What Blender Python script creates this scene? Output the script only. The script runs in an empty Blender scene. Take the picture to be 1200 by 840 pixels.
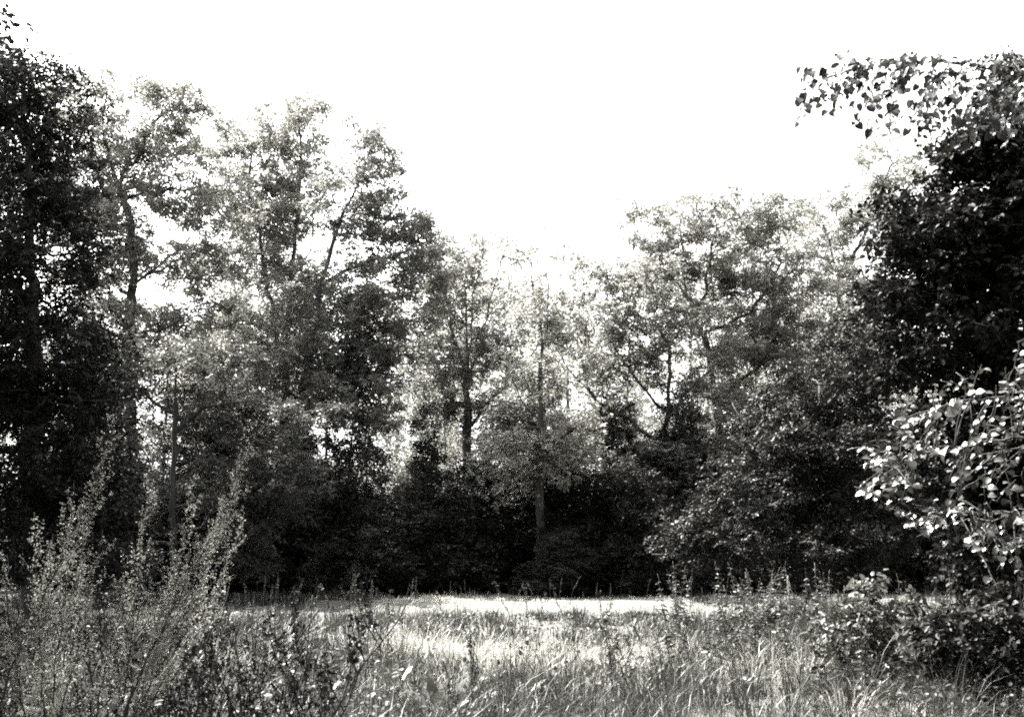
import bpy, math
import numpy as np
from mathutils import Vector

# ------------------------------------------------------------------ camera, sky, sun, exposure
SC = bpy.context.scene
COL = SC.collection
F = 1167.0                    # focal length in pixels of the 1200 px wide photograph
EYE = 1.45
PITCH = math.atan(220.0 / F)  # horizon lies at row 640
cam_d = bpy.data.cameras.new('camera')
cam_d.lens = 36.0 * F / 1200.0
cam_d.sensor_width = 36.0
cam_d.clip_start = 0.05
cam_d.clip_end = 2000.0
cam = bpy.data.objects.new('camera', cam_d)
COL.objects.link(cam)
cam.location = (0, 0, EYE)
cam.rotation_euler = (math.pi / 2 + PITCH, 0, 0)
SC.camera = cam

SUN_EL = math.radians(56)
SUN_AZ = math.radians(-50)    # measured from the viewing direction, negative = left
TINT = (1.0, 0.99, 0.88)    # warm black-and-white print
world = bpy.data.worlds.new('World')
SC.world = world
world.use_nodes = True
nt = world.node_tree
nt.nodes.clear()
sky = nt.nodes.new('ShaderNodeTexSky')
sky.sky_type = 'NISHITA'
sky.sun_disc = False
sky.sun_elevation = SUN_EL
sky.sun_rotation = SUN_AZ
sky.air_density = 1.0
sky.dust_density = 6.0
bw = nt.nodes.new('ShaderNodeRGBToBW')
bg = nt.nodes.new('ShaderNodeBackground')
bg.inputs['Strength'].default_value = 0.15
out = nt.nodes.new('ShaderNodeOutputWorld')
nt.links.new(sky.outputs[0], bw.inputs[0])
nt.links.new(bw.outputs[0], bg.inputs[0])
nt.links.new(bg.outputs[0], out.inputs[0])

sun_d = bpy.data.lights.new('sun', 'SUN')
sun_d.energy = 5.0
sun_d.angle = math.radians(0.5)
sun_d.color = (1.0, 0.985, 0.95)
sun = bpy.data.objects.new('sun', sun_d)
COL.objects.link(sun)
to_sun = Vector((math.sin(SUN_AZ) * math.cos(SUN_EL), math.cos(SUN_AZ) * math.cos(SUN_EL), math.sin(SUN_EL)))
sun.rotation_euler = to_sun.to_track_quat('Z', 'Y').to_euler()
sun.location = (-15, 30, 45)

SC.view_settings.view_transform = 'Standard'
SC.view_settings.look = 'None'
SC.view_settings.gamma = 1.0
SC.view_settings.exposure = 2.85
SC.view_settings.use_curve_mapping = False
SC.cycles.use_denoising = False
SC.cycles.filter_width = 2.0
SC.cycles.max_bounces = 5
SC.cycles.diffuse_bounces = 3
SC.cycles.glossy_bounces = 2
SC.cycles.transmission_bounces = 4

# ------------------------------------------------------------------ helpers
RNG = np.random.default_rng(7)
cp, sp = math.cos(PITCH), math.sin(PITCH)


def at(px, py, Y):
    """point at world distance Y seen at pixel (px, py) of the 1200x840 photograph"""
    u, v = (px - 600.0) / F, -(py - 420.0) / F
    dy, dz = cp - v * sp, sp + v * cp
    t = Y / dy
    return np.array([u * t, Y, EYE + dz * t])


def mpp(Y):
    return Y / F


def unit(v):
    return v / np.maximum(np.linalg.norm(v, axis=-1, keepdims=True), 1e-9)


def grey(v):
    return (v * TINT[0], v * TINT[1], v * TINT[2], 1.0)


def mesh_np(name, V, T, smooth=False):
    me = bpy.data.meshes.new(name)
    V = np.ascontiguousarray(V, dtype=np.float32)
    T = np.ascontiguousarray(T, dtype=np.int32)
    k = T.shape[1]
    me.vertices.add(len(V))
    me.vertices.foreach_set('co', V.ravel())
    me.loops.add(T.size)
    me.loops.foreach_set('vertex_index', T.ravel())
    me.polygons.add(len(T))
    me.polygons.foreach_set('loop_start', np.arange(0, T.size, k, dtype=np.int32))
    if smooth:
        me.polygons.foreach_set('use_smooth', np.ones(len(T), dtype=bool))
    me.update(calc_edges=True)
    return me


def obj(name, me, m, parent=None):
    o = bpy.data.objects.new(name, me)
    if m is not None and len(me.materials) == 0:
        me.materials.append(m)
    COL.objects.link(o)
    o.parent = parent
    return o


def thing(name, label, cat, loc=(0, 0, 0), group=None):
    o = bpy.data.objects.new(name, None)
    o.empty_display_size = 0.2
    COL.objects.link(o)
    o.location = loc
    o['label'] = label
    o['category'] = cat
    if group:
        o['group'] = group
    return o


def dup(root, loc, rotz=0.0, scale=1.0, label=None, group=None, tilt=0.0):
    r = root.copy()
    COL.objects.link(r)
    r.location = loc
    r.rotation_euler = (tilt, 0, rotz)
    r.scale = scale if hasattr(scale, '__len__') else (scale,) * 3
    if label:
        r['label'] = label
    if group:
        r['group'] = group
    for ch in list(root.children):
        c = ch.copy()
        COL.objects.link(c)
        c.parent = r
        for g in ch.children:
            d = g.copy()
            COL.objects.link(d)
            d.parent = c
    return r


# ------------------------------------------------------------------ materials
def mat_leaf(name, lo, hi, trans=0.35, gloss=0.12, rough=0.45, noise=0.0):
    m = bpy.data.materials.new(name)
    m.use_nodes = True
    t = m.node_tree
    t.nodes.clear()
    geo = t.nodes.new('ShaderNodeNewGeometry')
    ramp = t.nodes.new('ShaderNodeValToRGB')
    ramp.color_ramp.elements[0].color = grey(lo)
    ramp.color_ramp.elements[1].color = grey(hi)
    e = ramp.color_ramp.elements.new(0.6)
    e.color = grey(lo + 0.35 * (hi - lo))
    src = geo.outputs['Random Per Island']
    if noise > 0:
        tc = t.nodes.new('ShaderNodeTexCoord')
        nz = t.nodes.new('ShaderNodeTexNoise')
        nz.inputs['Scale'].default_value = noise
        nz.inputs['Detail'].default_value = 3
        mx = t.nodes.new('ShaderNodeMix')
        mx.inputs[0].default_value = 0.6
        t.links.new(tc.outputs['Object'], nz.inputs['Vector'])
        t.links.new(src, mx.inputs[2])
        mr = t.nodes.new('ShaderNodeMapRange')
        mr.inputs[1].default_value = 0.3
        mr.inputs[2].default_value = 0.7
        t.links.new(nz.outputs[0], mr.inputs[0])
        t.links.new(mr.outputs[0], mx.inputs[3])
        src = mx.outputs[0]
    t.links.new(src, ramp.inputs[0])
    d = t.nodes.new('ShaderNodeBsdfDiffuse')
    tr = t.nodes.new('ShaderNodeBsdfTranslucent')
    g = t.nodes.new('ShaderNodeBsdfGlossy')
    g.inputs['Roughness'].default_value = rough
    g.inputs['Color'].default_value = (0.8, 0.8, 0.78, 1)
    m1 = t.nodes.new('ShaderNodeMixShader')
    m1.inputs[0].default_value = trans
    m2 = t.nodes.new('ShaderNodeMixShader')
    fr = t.nodes.new('ShaderNodeLayerWeight')
    fr.inputs[0].default_value = 0.25
    mu = t.nodes.new('ShaderNodeMath')
    mu.operation = 'MULTIPLY'
    mu.inputs[1].default_value = gloss
    o = t.nodes.new('ShaderNodeOutputMaterial')
    t.links.new(ramp.outputs[0], d.inputs['Color'])
    t.links.new(ramp.outputs[0], tr.inputs['Color'])
    t.links.new(d.outputs[0], m1.inputs[1])
    t.links.new(tr.outputs[0], m1.inputs[2])
    t.links.new(fr.outputs['Facing'], mu.inputs[0])
    t.links.new(mu.outputs[0], m2.inputs[0])
    t.links.new(m1.outputs[0], m2.inputs[1])
    t.links.new(g.outputs[0], m2.inputs[2])
    t.links.new(m2.outputs[0], o.inputs['Surface'])
    return m


def mat_bark(name, lo, hi, scale=9.0):
    m = bpy.data.materials.new(name)
    m.use_nodes = True
    t = m.node_tree
    b = t.nodes['Principled BSDF']
    tc = t.nodes.new('ShaderNodeTexCoord')
    mp = t.nodes.new('ShaderNodeMapping')
    mp.inputs['Scale'].default_value = (1, 1, 0.22)
    nz = t.nodes.new('ShaderNodeTexNoise')
    nz.inputs['Scale'].default_value = scale
    nz.inputs['Detail'].default_value = 6
    ramp = t.nodes.new('ShaderNodeValToRGB')
    ramp.color_ramp.elements[0].position = 0.35
    ramp.color_ramp.elements[1].position = 0.68
    ramp.color_ramp.elements[0].color = grey(lo)
    ramp.color_ramp.elements[1].color = grey(hi)
    bp = t.nodes.new('ShaderNodeBump')
    bp.inputs['Strength'].default_value = 0.7
    bp.inputs['Distance'].default_value = 0.03
    t.links.new(tc.outputs['Object'], mp.inputs[0])
    t.links.new(mp.outputs[0], nz.inputs['Vector'])
    t.links.new(nz.outputs[0], ramp.inputs[0])
    t.links.new(ramp.outputs[0], b.inputs['Base Color'])
    t.links.new(nz.outputs[0], bp.inputs['Height'])
    t.links.new(bp.outputs[0], b.inputs['Normal'])
    b.inputs['Roughness'].default_value = 0.9
    return m


M = dict(
    oak=mat_leaf('oak_leaf', 0.09, 0.25, 0.6, 0.2),
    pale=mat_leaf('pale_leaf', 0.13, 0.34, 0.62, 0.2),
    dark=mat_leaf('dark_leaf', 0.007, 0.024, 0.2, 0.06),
    hornbeam=mat_leaf('hornbeam_leaf', 0.035, 0.105, 0.45, 0.12),
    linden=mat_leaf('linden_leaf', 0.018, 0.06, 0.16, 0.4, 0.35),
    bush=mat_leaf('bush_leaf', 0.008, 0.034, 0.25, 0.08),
    weed=mat_leaf('weed_leaf', 0.02, 0.075, 0.35, 0.12),
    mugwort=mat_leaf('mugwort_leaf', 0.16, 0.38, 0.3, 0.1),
    seed=mat_leaf('dry_seed', 0.008, 0.03, 0.1, 0.05),
    dock=mat_leaf('dock_leaf', 0.03, 0.12, 0.3, 0.3, 0.35),
    grass=mat_leaf('meadow_grass', 0.010, 0.052, 0.4, 0.12, 0.4, noise=0.35),
    hay=mat_leaf('sunlit_hay', 0.28, 0.55, 0.4, 0.12, 0.4, noise=0.5),  # pale hay, its colour lightened to carry the sunlit band
    sunlit_straw=mat_leaf('dry_sunlit_grass', 0.14, 0.42, 0.4, 0.12, 0.4, noise=0.5),  # dry grass; the same pale tone also paints sunlit patches
    bark=mat_bark('bark', 0.02, 0.07),
    bark_mid=mat_bark('grey_bark', 0.06, 0.16),
    bark_pale=mat_bark('dead_wood', 0.12, 0.25),
    stalk=mat_bark('dark_stalk', 0.01, 0.03, 40),
    stalk_green=mat_bark('green_stalk', 0.06, 0.16, 40),
    stake=mat_bark('weathered_stake', 0.12, 0.3, 30),
)

# ------------------------------------------------------------------ leaf templates (length 1 along +Y, normal +Z)
L_DIAMOND = (np.array([[0, 0, 0], [0.3, 0.45, 0.07], [0, 1, -0.06], [-0.3, 0.45, 0.07]]),
             np.array([[0, 1, 2], [0, 2, 3]]))
L_SIX = (np.array([[0, 0, 0], [0.3, 0.28, 0.06], [0.27, 0.65, 0.05], [0, 1, -0.1], [-0.27, 0.65, 0.05], [-0.3, 0.28, 0.06]]),
         np.array([[0, 1, 2], [0, 2, 3], [0, 3, 4], [0, 4, 5]]))


def heart_leaf():
    side = [(0.0, 0.08), (0.16, 0.0), (0.33, 0.06), (0.43, 0.24), (0.42, 0.44), (0.33, 0.64), (0.18, 0.84), (0.05, 0.96), (0.0, 1.06)]
    mid = [(0, 0.08), (0, 0.25), (0, 0.5), (0, 0.75), (0, 1.06)]
    V = []
    for x, y in side:
        V.append((x, y, 0.16 * x - 0.22 * (y - 0.4) ** 2 + 0.02 * math.sin(9 * y)))
    n = len(side)
    for x, y in side[1:-1]:
        V.append((-x, y, 0.13 * x - 0.22 * (y - 0.4) ** 2 - 0.02 * math.sin(8 * y)))
    m0 = len(V)
    for x, y in mid[1:-1]:
        V.append((0, y, -0.22 * (y - 0.4) ** 2 - 0.02))
    right = list(range(n))
    left = [0] + list(range(n, n + n - 2)) + [n - 1]
    midi = [0, m0, m0 + 1, m0 + 2, n - 1]
    T = []
    own = [0, 1, 1, 1, 2, 2, 3, 3, 4]
    for lst, flip in ((right, False), (left, True)):
        for k in range(n - 1):
            a, b = lst[k], lst[k + 1]
            ma, mb = midi[own[k]], midi[own[k + 1]]
            for tri in ((ma, a, b), (ma, b, mb)):
                if len(set(tri)) == 3:
                    T.append(tri[::-1] if flip else tri)
    # petiole
    p = len(V)
    V += [(0.012, 0.08, 0), (-0.012, 0.08, 0), (0.0, -0.45, 0.05)]
    T.append((p, p + 1, p + 2))
    return np.array(V, float), np.array(T)


L_HEART = heart_leaf()
LANCE_V = np.array([[0, 0, 0], [0.10, 0.2, 0.03], [0.15, 0.5, 0.02], [0.09, 0.8, -0.06], [0, 1, -0.16],
                    [-0.09, 0.8, -0.06], [-0.15, 0.5, 0.02], [-0.10, 0.2, 0.03], [0, 0.5, -0.02]])
L_LANCE = (LANCE_V, np.array([[8, i, (i + 1) % 8] for i in range(8)]))


def scatter(P, axis, nrm, size, tpl, wid=None):
    """copies of a leaf template at P; returns verts, tris"""
    V0, T0 = tpl
    a = unit(axis)
    s = unit(np.cross(a, nrm))
    n = np.cross(s, a)
    size = np.asarray(size, float).reshape(-1, 1, 1)
    w = 1.0 if wid is None else np.asarray(wid, float).reshape(-1, 1, 1)
    V = P[:, None, :] + size * (w * V0[None, :, 0:1] * s[:, None, :] + V0[None, :, 1:2] * a[:, None, :] + V0[None, :, 2:3] * n[:, None, :])
    T = T0[None] + (np.arange(len(P)) * len(V0))[:, None, None]
    return V.reshape(-1, 3), T.reshape(-1, 3)


def rand_dirs(n, rng):
    return unit(rng.normal(size=(n, 3)))


def leaf_cloud(C, n_each, sig, size, tpl, rng, droop=0.25, up=0.9, flat=0.6):
    """leaves scattered about cluster centres C"""
    n_each = np.asarray(n_each)
    K = 7                                        # leaves on one little spray
    ns = np.maximum(1, np.round(n_each / K).astype(int)) if n_each.ndim else np.full(len(C), max(1, int(n_each) // K))
    idx = np.repeat(np.arange(len(C)), ns)
    m = len(idx)
    off = rand_dirs(m, rng) * (rng.uniform(0, 1, (m, 1)) ** 0.5) * sig * 1.7
    off[:, 2] *= flat
    d = unit(off) * 0.6 + rand_dirs(m, rng) * 0.7
    d[:, 2] = d[:, 2] * 0.6 - droop * 0.5
    d = unit(d)
    pn = rand_dirs(m, rng) * 0.8
    pn[:, 2] += up
    pn = unit(pn - d * (pn * d).sum(1, keepdims=True))
    sd = np.cross(d, pn)
    L = size * rng.uniform(1.6, 3.4, m)
    r = np.repeat(np.arange(m), K)
    n = len(r)
    k = np.tile(np.arange(K), m)
    t = (k + rng.uniform(-0.3, 0.3, n)) / (K - 1) - 0.35
    sg = np.where(k % 2, 1.0, -1.0) * np.where(k == K - 1, 0.1, 1.0)
    P = C[idx][r] + off[r] + d[r] * (t * L[r])[:, None] + rng.normal(size=(n, 3)) * size * 0.12
    ax = d[r] * 0.7 + sd[r] * (sg * rng.uniform(0.5, 1.1, n))[:, None] + rng.normal(size=(n, 3)) * 0.25
    ax[:, 2] -= droop
    nr = pn[r] + rng.normal(size=(n, 3)) * 0.45
    sz = size * rng.uniform(0.6, 1.25, n)
    return scatter(P, ax, nr, sz, tpl)


# ------------------------------------------------------------------ branches
class Tubes:
    def __init__(self):
        self.V, self.T, self.n = [], [], 0

    def add(self, pts, rad, k=5, cap=True):
        pts = np.asarray(pts, float)
        rad = np.asarray(rad, float)
        n = len(pts)
        if n < 2:
            return
        tan = np.gradient(pts, axis=0)
        tan = unit(tan)
        ref = np.array([1.0, 0.0, 0.0]) if abs(tan[0, 0]) < 0.8 else np.array([0.0, 1.0, 0.0])
        s = unit(np.cross(tan, ref))
        u = np.cross(s, tan)
        an = np.arange(k) * 2 * math.pi / k
        ring = pts[:, None, :] + rad[:, None, None] * (np.cos(an)[None, :, None] * s[:, None, :] + np.sin(an)[None, :, None] * u[:, None, :])
        i = np.arange(n - 1)[:, None] * k
        j = np.arange(k)[None, :]
        a, b = i + j, i + (j + 1) % k
        q = np.stack([a, b, b + k, a + k], -1).reshape(-1, 4)
        T = np.concatenate([q[:, [0, 1, 2]], q[:, [0, 2, 3]]])
        if cap:
            e = (n - 1) * k
            T = np.concatenate([T, np.array([[e, e + m, e + m + 1] for m in range(1, k - 1)])])
        self.V.append(ring.reshape(-1, 3))
        self.T.append(T + self.n)
        self.n += n * k

    def mesh(self, name):
        return mesh_np(name, np.concatenate(self.V), np.concatenate(self.T), smooth=True)


def resample(pts, step):
    pts = np.asarray(pts, float)
    d = np.r_[0, np.cumsum(np.linalg.norm(np.diff(pts, axis=0), axis=1))]
    n = max(2, int(d[-1] / step) + 1)
    t = np.linspace(0, d[-1], n)
    o = np.stack([np.interp(t, d, pts[:, i]) for i in range(3)], 1)
    if n > 4:                                    # soften the corners
        for _ in range(2):
            o[1:-1] = 0.25 * o[:-2] + 0.5 * o[1:-1] + 0.25 * o[2:]
    return o


def grow(trunk, limbs, targets, r_base, r_tip, rng, step=0.5, low=0.0, wob=0.06):
    """skeleton: trunk, given limbs, then every target tied to the nearest wood. returns chains, node arrays"""
    pos, par = [], []
    chains = []

    def add_chain(pts, parent):
        ids = [parent] if parent >= 0 else []
        for p in pts:
            pos.append(p)
            par.append(ids[-1] if ids else -1)
            ids.append(len(pos) - 1)
        chains.append(ids)

    tr = resample(trunk, step)
    tr[1:-1] += rng.normal(size=tr[1:-1].shape) * [wob * .6, wob * .6, 0]
    add_chain(list(tr), -1)
    n_main = 1
    for lb in limbs:
        lb = resample(lb, step)
        lb[1:] += rng.normal(size=lb[1:].shape) * wob
        P = np.array(pos)
        k = int(np.argmin(np.linalg.norm(P - lb[0], axis=1)))
        add_chain(list(lb[1:]), k)
        n_main += 1
    P0 = np.array(pos)
    tg = np.asarray(targets)
    d0 = np.min(np.linalg.norm(tg[:, None, :] - P0[None], axis=2), axis=1)
    cap = len(tg) * 14 + len(pos) + 50
    A = np.zeros((cap, 3))
    A[:len(pos)] = P0
    cnt = len(pos)
    for ti in np.argsort(d0):
        p = tg[ti]
        D = A[:cnt] - p
        c = np.sqrt((D * D).sum(1)) + 0.7 * np.maximum(0, D[:, 2]) + 50.0 * (A[:cnt, 2] < low)
        k = int(np.argmin(c))
        q = A[k]
        d = float(np.linalg.norm(p - q))
        n = min(12, max(2, int(d / step) + 1))
        pk = par[k]
        dirq = (q - A[pk]) if pk >= 0 else np.array([0, 0, 1.0])
        dirq = dirq / max(np.linalg.norm(dirq), 1e-6)
        ctrl = q + (0.35 * d) * unit(dirq * 0.5 + (p - q) / max(d, 1e-6) + np.array([0, 0, 0.25]))
        t = (np.arange(1, n + 1) / n)[:, None]
        pts = (1 - t) ** 2 * q + 2 * t * (1 - t) * ctrl + t ** 2 * p
        if n > 2:
            pts[:-1] += rng.normal(size=(n - 1, 3)) * wob
        if cnt + n >= cap:
            break
        A[cnt:cnt + n] = pts
        cnt += n
        add_chain(list(pts), k)
    N = len(pos)
    par = np.array(par)
    tips = np.zeros(N)
    has = np.zeros(N, bool)
    has[par[par >= 0]] = True
    tips[~has] = 1
    for i in range(N - 1, 0, -1):
        if par[i] >= 0:
            tips[par[i]] += tips[i]
    e = math.log(r_base / r_tip) / math.log(max(tips.max(), 2))
    rad = r_tip * tips ** e
    return chains, n_main, np.array(pos), par, tips, rad


def tree(name, label, cat, trunk, limbs, blobs, Y, leaf=0.125, lai=1.0, r_base=0.25, r_tip=0.008, mat='oak', bark='bark',
         tpl=L_DIAMOND, seed=1, per=70, sig=0.22, depth=0.9, group=None, low=2.0, step=0.5, up=0.9, droop=0.25, flare=1.35, shell=0.5, clump=0.6,
         px=True):
    """a tree from pixel-space trunk, limbs and crown masses standing at distance Y (px=False: metres)"""
    rng = np.random.default_rng(seed)
    r_base = r_base * (0.72 if px and Y > 30 else 1.0)
    lai = lai * (1.8 if px and Y > 30 else 1.6)

    def cv(path):
        o = []
        for q in path:
            o.append(at(q[0], q[1], Y + (q[2] if len(q) > 2 else 0.0)) if px else np.array(q, float))
        return o
    tr = cv(trunk)
    base = tr[0].copy()
    base[2] = 0.0
    if tr[0][2] > -0.05:
        tr = [np.array([tr[0][0], tr[0][1], -0.1])] + tr[(1 if tr[0][2] < 0.3 else 0):]
    limbs = [cv(l) for l in limbs]
    la = leaf * leaf * 0.3
    C, NL = [], []
    for b in blobs:
        if px:
            x, y, rx, ry, L = b[:5]
            dy = b[5] if len(b) > 5 else 0.0
            c = at(x, y, Y + dy)
            R = np.array([rx * mpp(Y), max(rx, ry) * mpp(Y) * depth, ry * mpp(Y)])
        else:
            c = np.array(b[:3], float)
            R = np.array(b[3:6], float)
            L = b[6]
        area = math.pi * R[0] * R[2]
        n_leaf = lai * L * area / la
        nc = max(3, int(n_leaf / per))
        ncl = max(4, int(area * 0.9 / clump ** 2 * (1.0 + 0.25 * L)))
        q = rand_dirs(ncl, rng) * (rng.uniform(0, 1, (ncl, 1)) ** (1 / 3.0 * (1 - shell))) * rng.uniform(0.75, 1.15, (ncl, 1))
        cc = c + q * R
        cr = clump * rng.uniform(0.55, 1.45, ncl)
        pick = rng.choice(ncl, nc, p=cr ** 2 / (cr ** 2).sum())
        w_ = rand_dirs(nc, rng) * (rng.uniform(0, 1, (nc, 1)) ** 0.4) * np.array([1.0, 1.0, 0.72])
        pts = cc[pick] + w_ * cr[pick][:, None]
        far = rng.uniform(size=ncl) < 0.16
        cc[far] = c + q[far] * R * rng.uniform(1.15, 1.45, (int(far.sum()), 1))
        cr[far] *= 0.45
        pts = cc[pick] + w_ * cr[pick][:, None]
        free = rng.uniform(size=nc) < 0.42
        pts[free] = c + rand_dirs(int(free.sum()), rng) * (rng.uniform(0, 1, (int(free.sum()), 1)) ** 0.4) * R * 1.1
        pts = pts[pts[:, 2] > 0.15]
        C.append(pts)
    C = np.concatenate(C)
    chains, n_main, pos, par, tips, rad = grow(tr, limbs, C, r_base, r_tip, rng, step=step, low=low)
    root = thing(name, label, cat, base, group)
    off = base
    tb, bb = Tubes(), Tubes()
    for ci, ids in enumerate(chains):
        pts = pos[ids] - off
        r = rad[ids].copy()
        if ci > 0 and len(r) > 1:
            r[0] = min(r[0], r[1] * 1.25)
        if ci == 0:
            z = pts[:, 2]
            r = r * (1 + (flare - 1) * np.exp(-np.maximum(z, 0) / 0.4))
            tb.add(pts, r, 10)
        else:
            bb.add(pts, r, 7 if ci < n_main or r[0] > 0.05 else 4)
    if cat == 'shrub' or name == 'sapling':
        bb.V += tb.V
        bb.T += [t + bb.n for t in tb.T]
        obj('stems', bb.mesh('stems'), M[bark], root)
    else:
        obj('trunk', tb.mesh('trunk'), M[bark], root)
        obj('branches', bb.mesh('branches'), M[bark], root)
    # leaves on every fine node
    thin = np.where((tips <= 2))[0]
    cl = pos[thin] - off
    w = np.where(tips[thin] == 1, 1.0, 0.6)
    n_total = sum(lai * b[4 if px else 6] * math.pi * ((b[2] * b[3] * mpp(Y) ** 2) if px else b[3] * b[5]) for b in blobs) / la
    ne = np.maximum(1, rng.poisson(w / w.sum() * n_total))
    keep = rng.uniform(size=len(cl)) > 0.08
    V, T = leaf_cloud(cl[keep], ne[keep], sig, leaf, tpl, rng, up=up, droop=droop)
    ok = V[:, 2].reshape(-1, len(tpl[0])).min(1) > 0.02
    nv = len(tpl[0])
    V = V.reshape(-1, nv, 3)[ok].reshape(-1, 3)
    T = (tpl[1][None] + (np.arange(int(ok.sum())) * nv)[:, None, None]).reshape(-1, 3)
    obj('crown', mesh_np('crown', V, T), M[mat], root)
    return root


# ------------------------------------------------------------------ ground
def build_ground():
    xs = np.concatenate([-np.geomspace(900, 30, 14), np.linspace(-28, 28, 90), np.geomspace(30, 900, 14)])
    ys = np.concatenate([-np.geomspace(600, 6, 12), np.linspace(-5, 60, 105), np.geomspace(64, 1400, 14)])
    X, Yy = np.meshgrid(xs, ys)
    Z = 0.05 * np.sin(X * 0.9 + 1.3 * np.sin(Yy * 0.4)) * np.cos(Yy * 0.7) + 0.025 * np.sin(X * 2.3 + Yy * 1.9)
    Z = np.where((abs(X) < 28) & (Yy > -5) & (Yy < 60), Z, 0.0)
    V = np.stack([X, Yy, Z], -1).reshape(-1, 3)
    nx, ny = len(xs), len(ys)
    i, j = np.meshgrid(np.arange(nx - 1), np.arange(ny - 1))
    a = (j * nx + i).ravel()
    Q = np.stack([a, a + 1, a + nx + 1, a + nx], 1)
    m = bpy.data.materials.new('soil')
    m.use_nodes = True
    t = m.node_tree
    b = t.nodes['Principled BSDF']
    tc = t.nodes.new('ShaderNodeTexCoord')
    nz = t.nodes.new('ShaderNodeTexNoise')
    nz.inputs['Scale'].default_value = 6
    nz.inputs['Detail'].default_value = 8
    rp = t.nodes.new('ShaderNodeValToRGB')
    rp.color_ramp.elements[0].color = grey(0.02)
    rp.color_ramp.elements[1].color = grey(0.10)
    t.links.new(tc.outputs['Object'], nz.inputs['Vector'])
    t.links.new(nz.outputs[0], rp.inputs[0])
    t.links.new(rp.outputs[0], b.inputs['Base Color'])
    b.inputs['Roughness'].default_value = 1.0
    g = obj('ground', mesh_np('ground', V, Q, True), m)
    g['kind'] = 'structure'


build_ground()

# ------------------------------------------------------------------ trees of the far edge
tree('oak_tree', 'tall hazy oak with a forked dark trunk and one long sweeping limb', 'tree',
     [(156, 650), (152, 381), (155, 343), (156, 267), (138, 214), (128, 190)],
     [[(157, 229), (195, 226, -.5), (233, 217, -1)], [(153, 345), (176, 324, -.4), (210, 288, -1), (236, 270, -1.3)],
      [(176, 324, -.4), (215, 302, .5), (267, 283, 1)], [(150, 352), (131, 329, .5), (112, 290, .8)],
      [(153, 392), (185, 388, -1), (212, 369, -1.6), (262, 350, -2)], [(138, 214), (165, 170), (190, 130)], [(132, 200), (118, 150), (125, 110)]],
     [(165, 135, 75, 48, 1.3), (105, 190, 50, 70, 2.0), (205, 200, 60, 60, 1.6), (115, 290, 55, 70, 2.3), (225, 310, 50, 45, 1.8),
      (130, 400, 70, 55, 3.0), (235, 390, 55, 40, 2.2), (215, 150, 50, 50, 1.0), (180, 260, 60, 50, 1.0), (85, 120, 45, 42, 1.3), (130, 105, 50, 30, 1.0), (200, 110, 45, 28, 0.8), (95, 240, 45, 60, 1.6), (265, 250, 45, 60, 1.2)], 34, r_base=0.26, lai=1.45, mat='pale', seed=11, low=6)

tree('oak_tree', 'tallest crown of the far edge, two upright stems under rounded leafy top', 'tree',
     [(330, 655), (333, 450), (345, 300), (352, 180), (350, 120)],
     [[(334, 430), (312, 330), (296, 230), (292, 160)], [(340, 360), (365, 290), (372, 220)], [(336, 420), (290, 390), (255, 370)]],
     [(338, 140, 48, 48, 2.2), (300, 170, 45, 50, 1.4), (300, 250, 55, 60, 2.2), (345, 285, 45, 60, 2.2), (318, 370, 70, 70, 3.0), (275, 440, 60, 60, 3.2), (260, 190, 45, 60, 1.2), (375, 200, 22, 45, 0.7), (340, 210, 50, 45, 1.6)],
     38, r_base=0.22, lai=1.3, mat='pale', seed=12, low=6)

tree('oak_tree', 'leaning oak with dense stepped crown beside the open sky', 'tree',
     [(338, 655), (352, 490), (374, 342), (398, 256), (426, 206), (438, 160)],
     [[(376, 335), (420, 310), (470, 300), (500, 270)], [(390, 280), (440, 270), (470, 235)], [(360, 440), (410, 415), (455, 400)], [(365, 400), (340, 370), (325, 330)]],
     [(432, 165, 32, 34, 2.4), (440, 205, 45, 40, 2.6), (400, 235, 38, 36, 1.8), (450, 268, 48, 36, 2.8), (482, 285, 34, 40, 2.8),
      (410, 335, 70, 48, 3.6), (360, 410, 75, 55, 3.6), (455, 395, 60, 45, 3.0), (400, 465, 80, 50, 3.0), (500, 330, 40, 50, 2.2)], 35, r_base=0.22, seed=13, low=5)

tree('fan_branched_tree', 'thin tree whose bare stems fan out above a dark trunk', 'tree',
     [(548, 655), (548, 470), (546, 380), (545, 290)],
     [[(548, 470), (532, 390), (518, 300), (512, 270)], [(548, 462), (562, 390), (588, 300), (596, 275)], [(547, 430), (555, 350), (565, 280)],
      [(548, 500), (580, 465), (610, 440)], [(548, 480), (515, 455), (490, 400)], [(548, 510), (566, 490), (572, 545)]],
     [(528, 325, 42, 50, 1.3), (582, 325, 45, 52, 0.8), (522, 338, 26, 22, 3.0), (540, 405, 55, 45, 1.7), (590, 400, 40, 40, 1.0), (520, 460, 50, 40, 2.4), (590, 500, 50, 34, 1.6), (560, 300, 65, 40, 0.9), (500, 400, 45, 50, 2.0), (600, 390, 60, 50, 1.2), (560, 440, 60, 40, 1.4)],
     40, r_base=0.27, seed=14, low=7)

tree('slender_tree', 'slender straight trunk with sparse pale leaves, forked near the top', 'tree',
     [(633, 660), (633, 560), (634, 420), (631, 330), (628, 270)],
     [[(634, 420), (640, 360), (642, 300)], [(633, 380), (624, 340), (622, 290)], [(634, 500), (600, 455), (580, 400)], [(634, 530), (680, 500), (700, 480)]],
     [(628, 310, 48, 42, 0.5), (650, 350, 45, 40, 0.6), (615, 440, 48, 36, 1.3), (665, 470, 30, 36, 1.2), (650, 535, 55, 45, 2.0), (600, 545, 55, 40, 1.8), (680, 400, 50, 50, 1.0), (640, 400, 50, 45, 0.9), (660, 300, 45, 35, 0.5)],
     32.4, r_base=0.2, seed=15, mat='pale', low=5)

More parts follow.
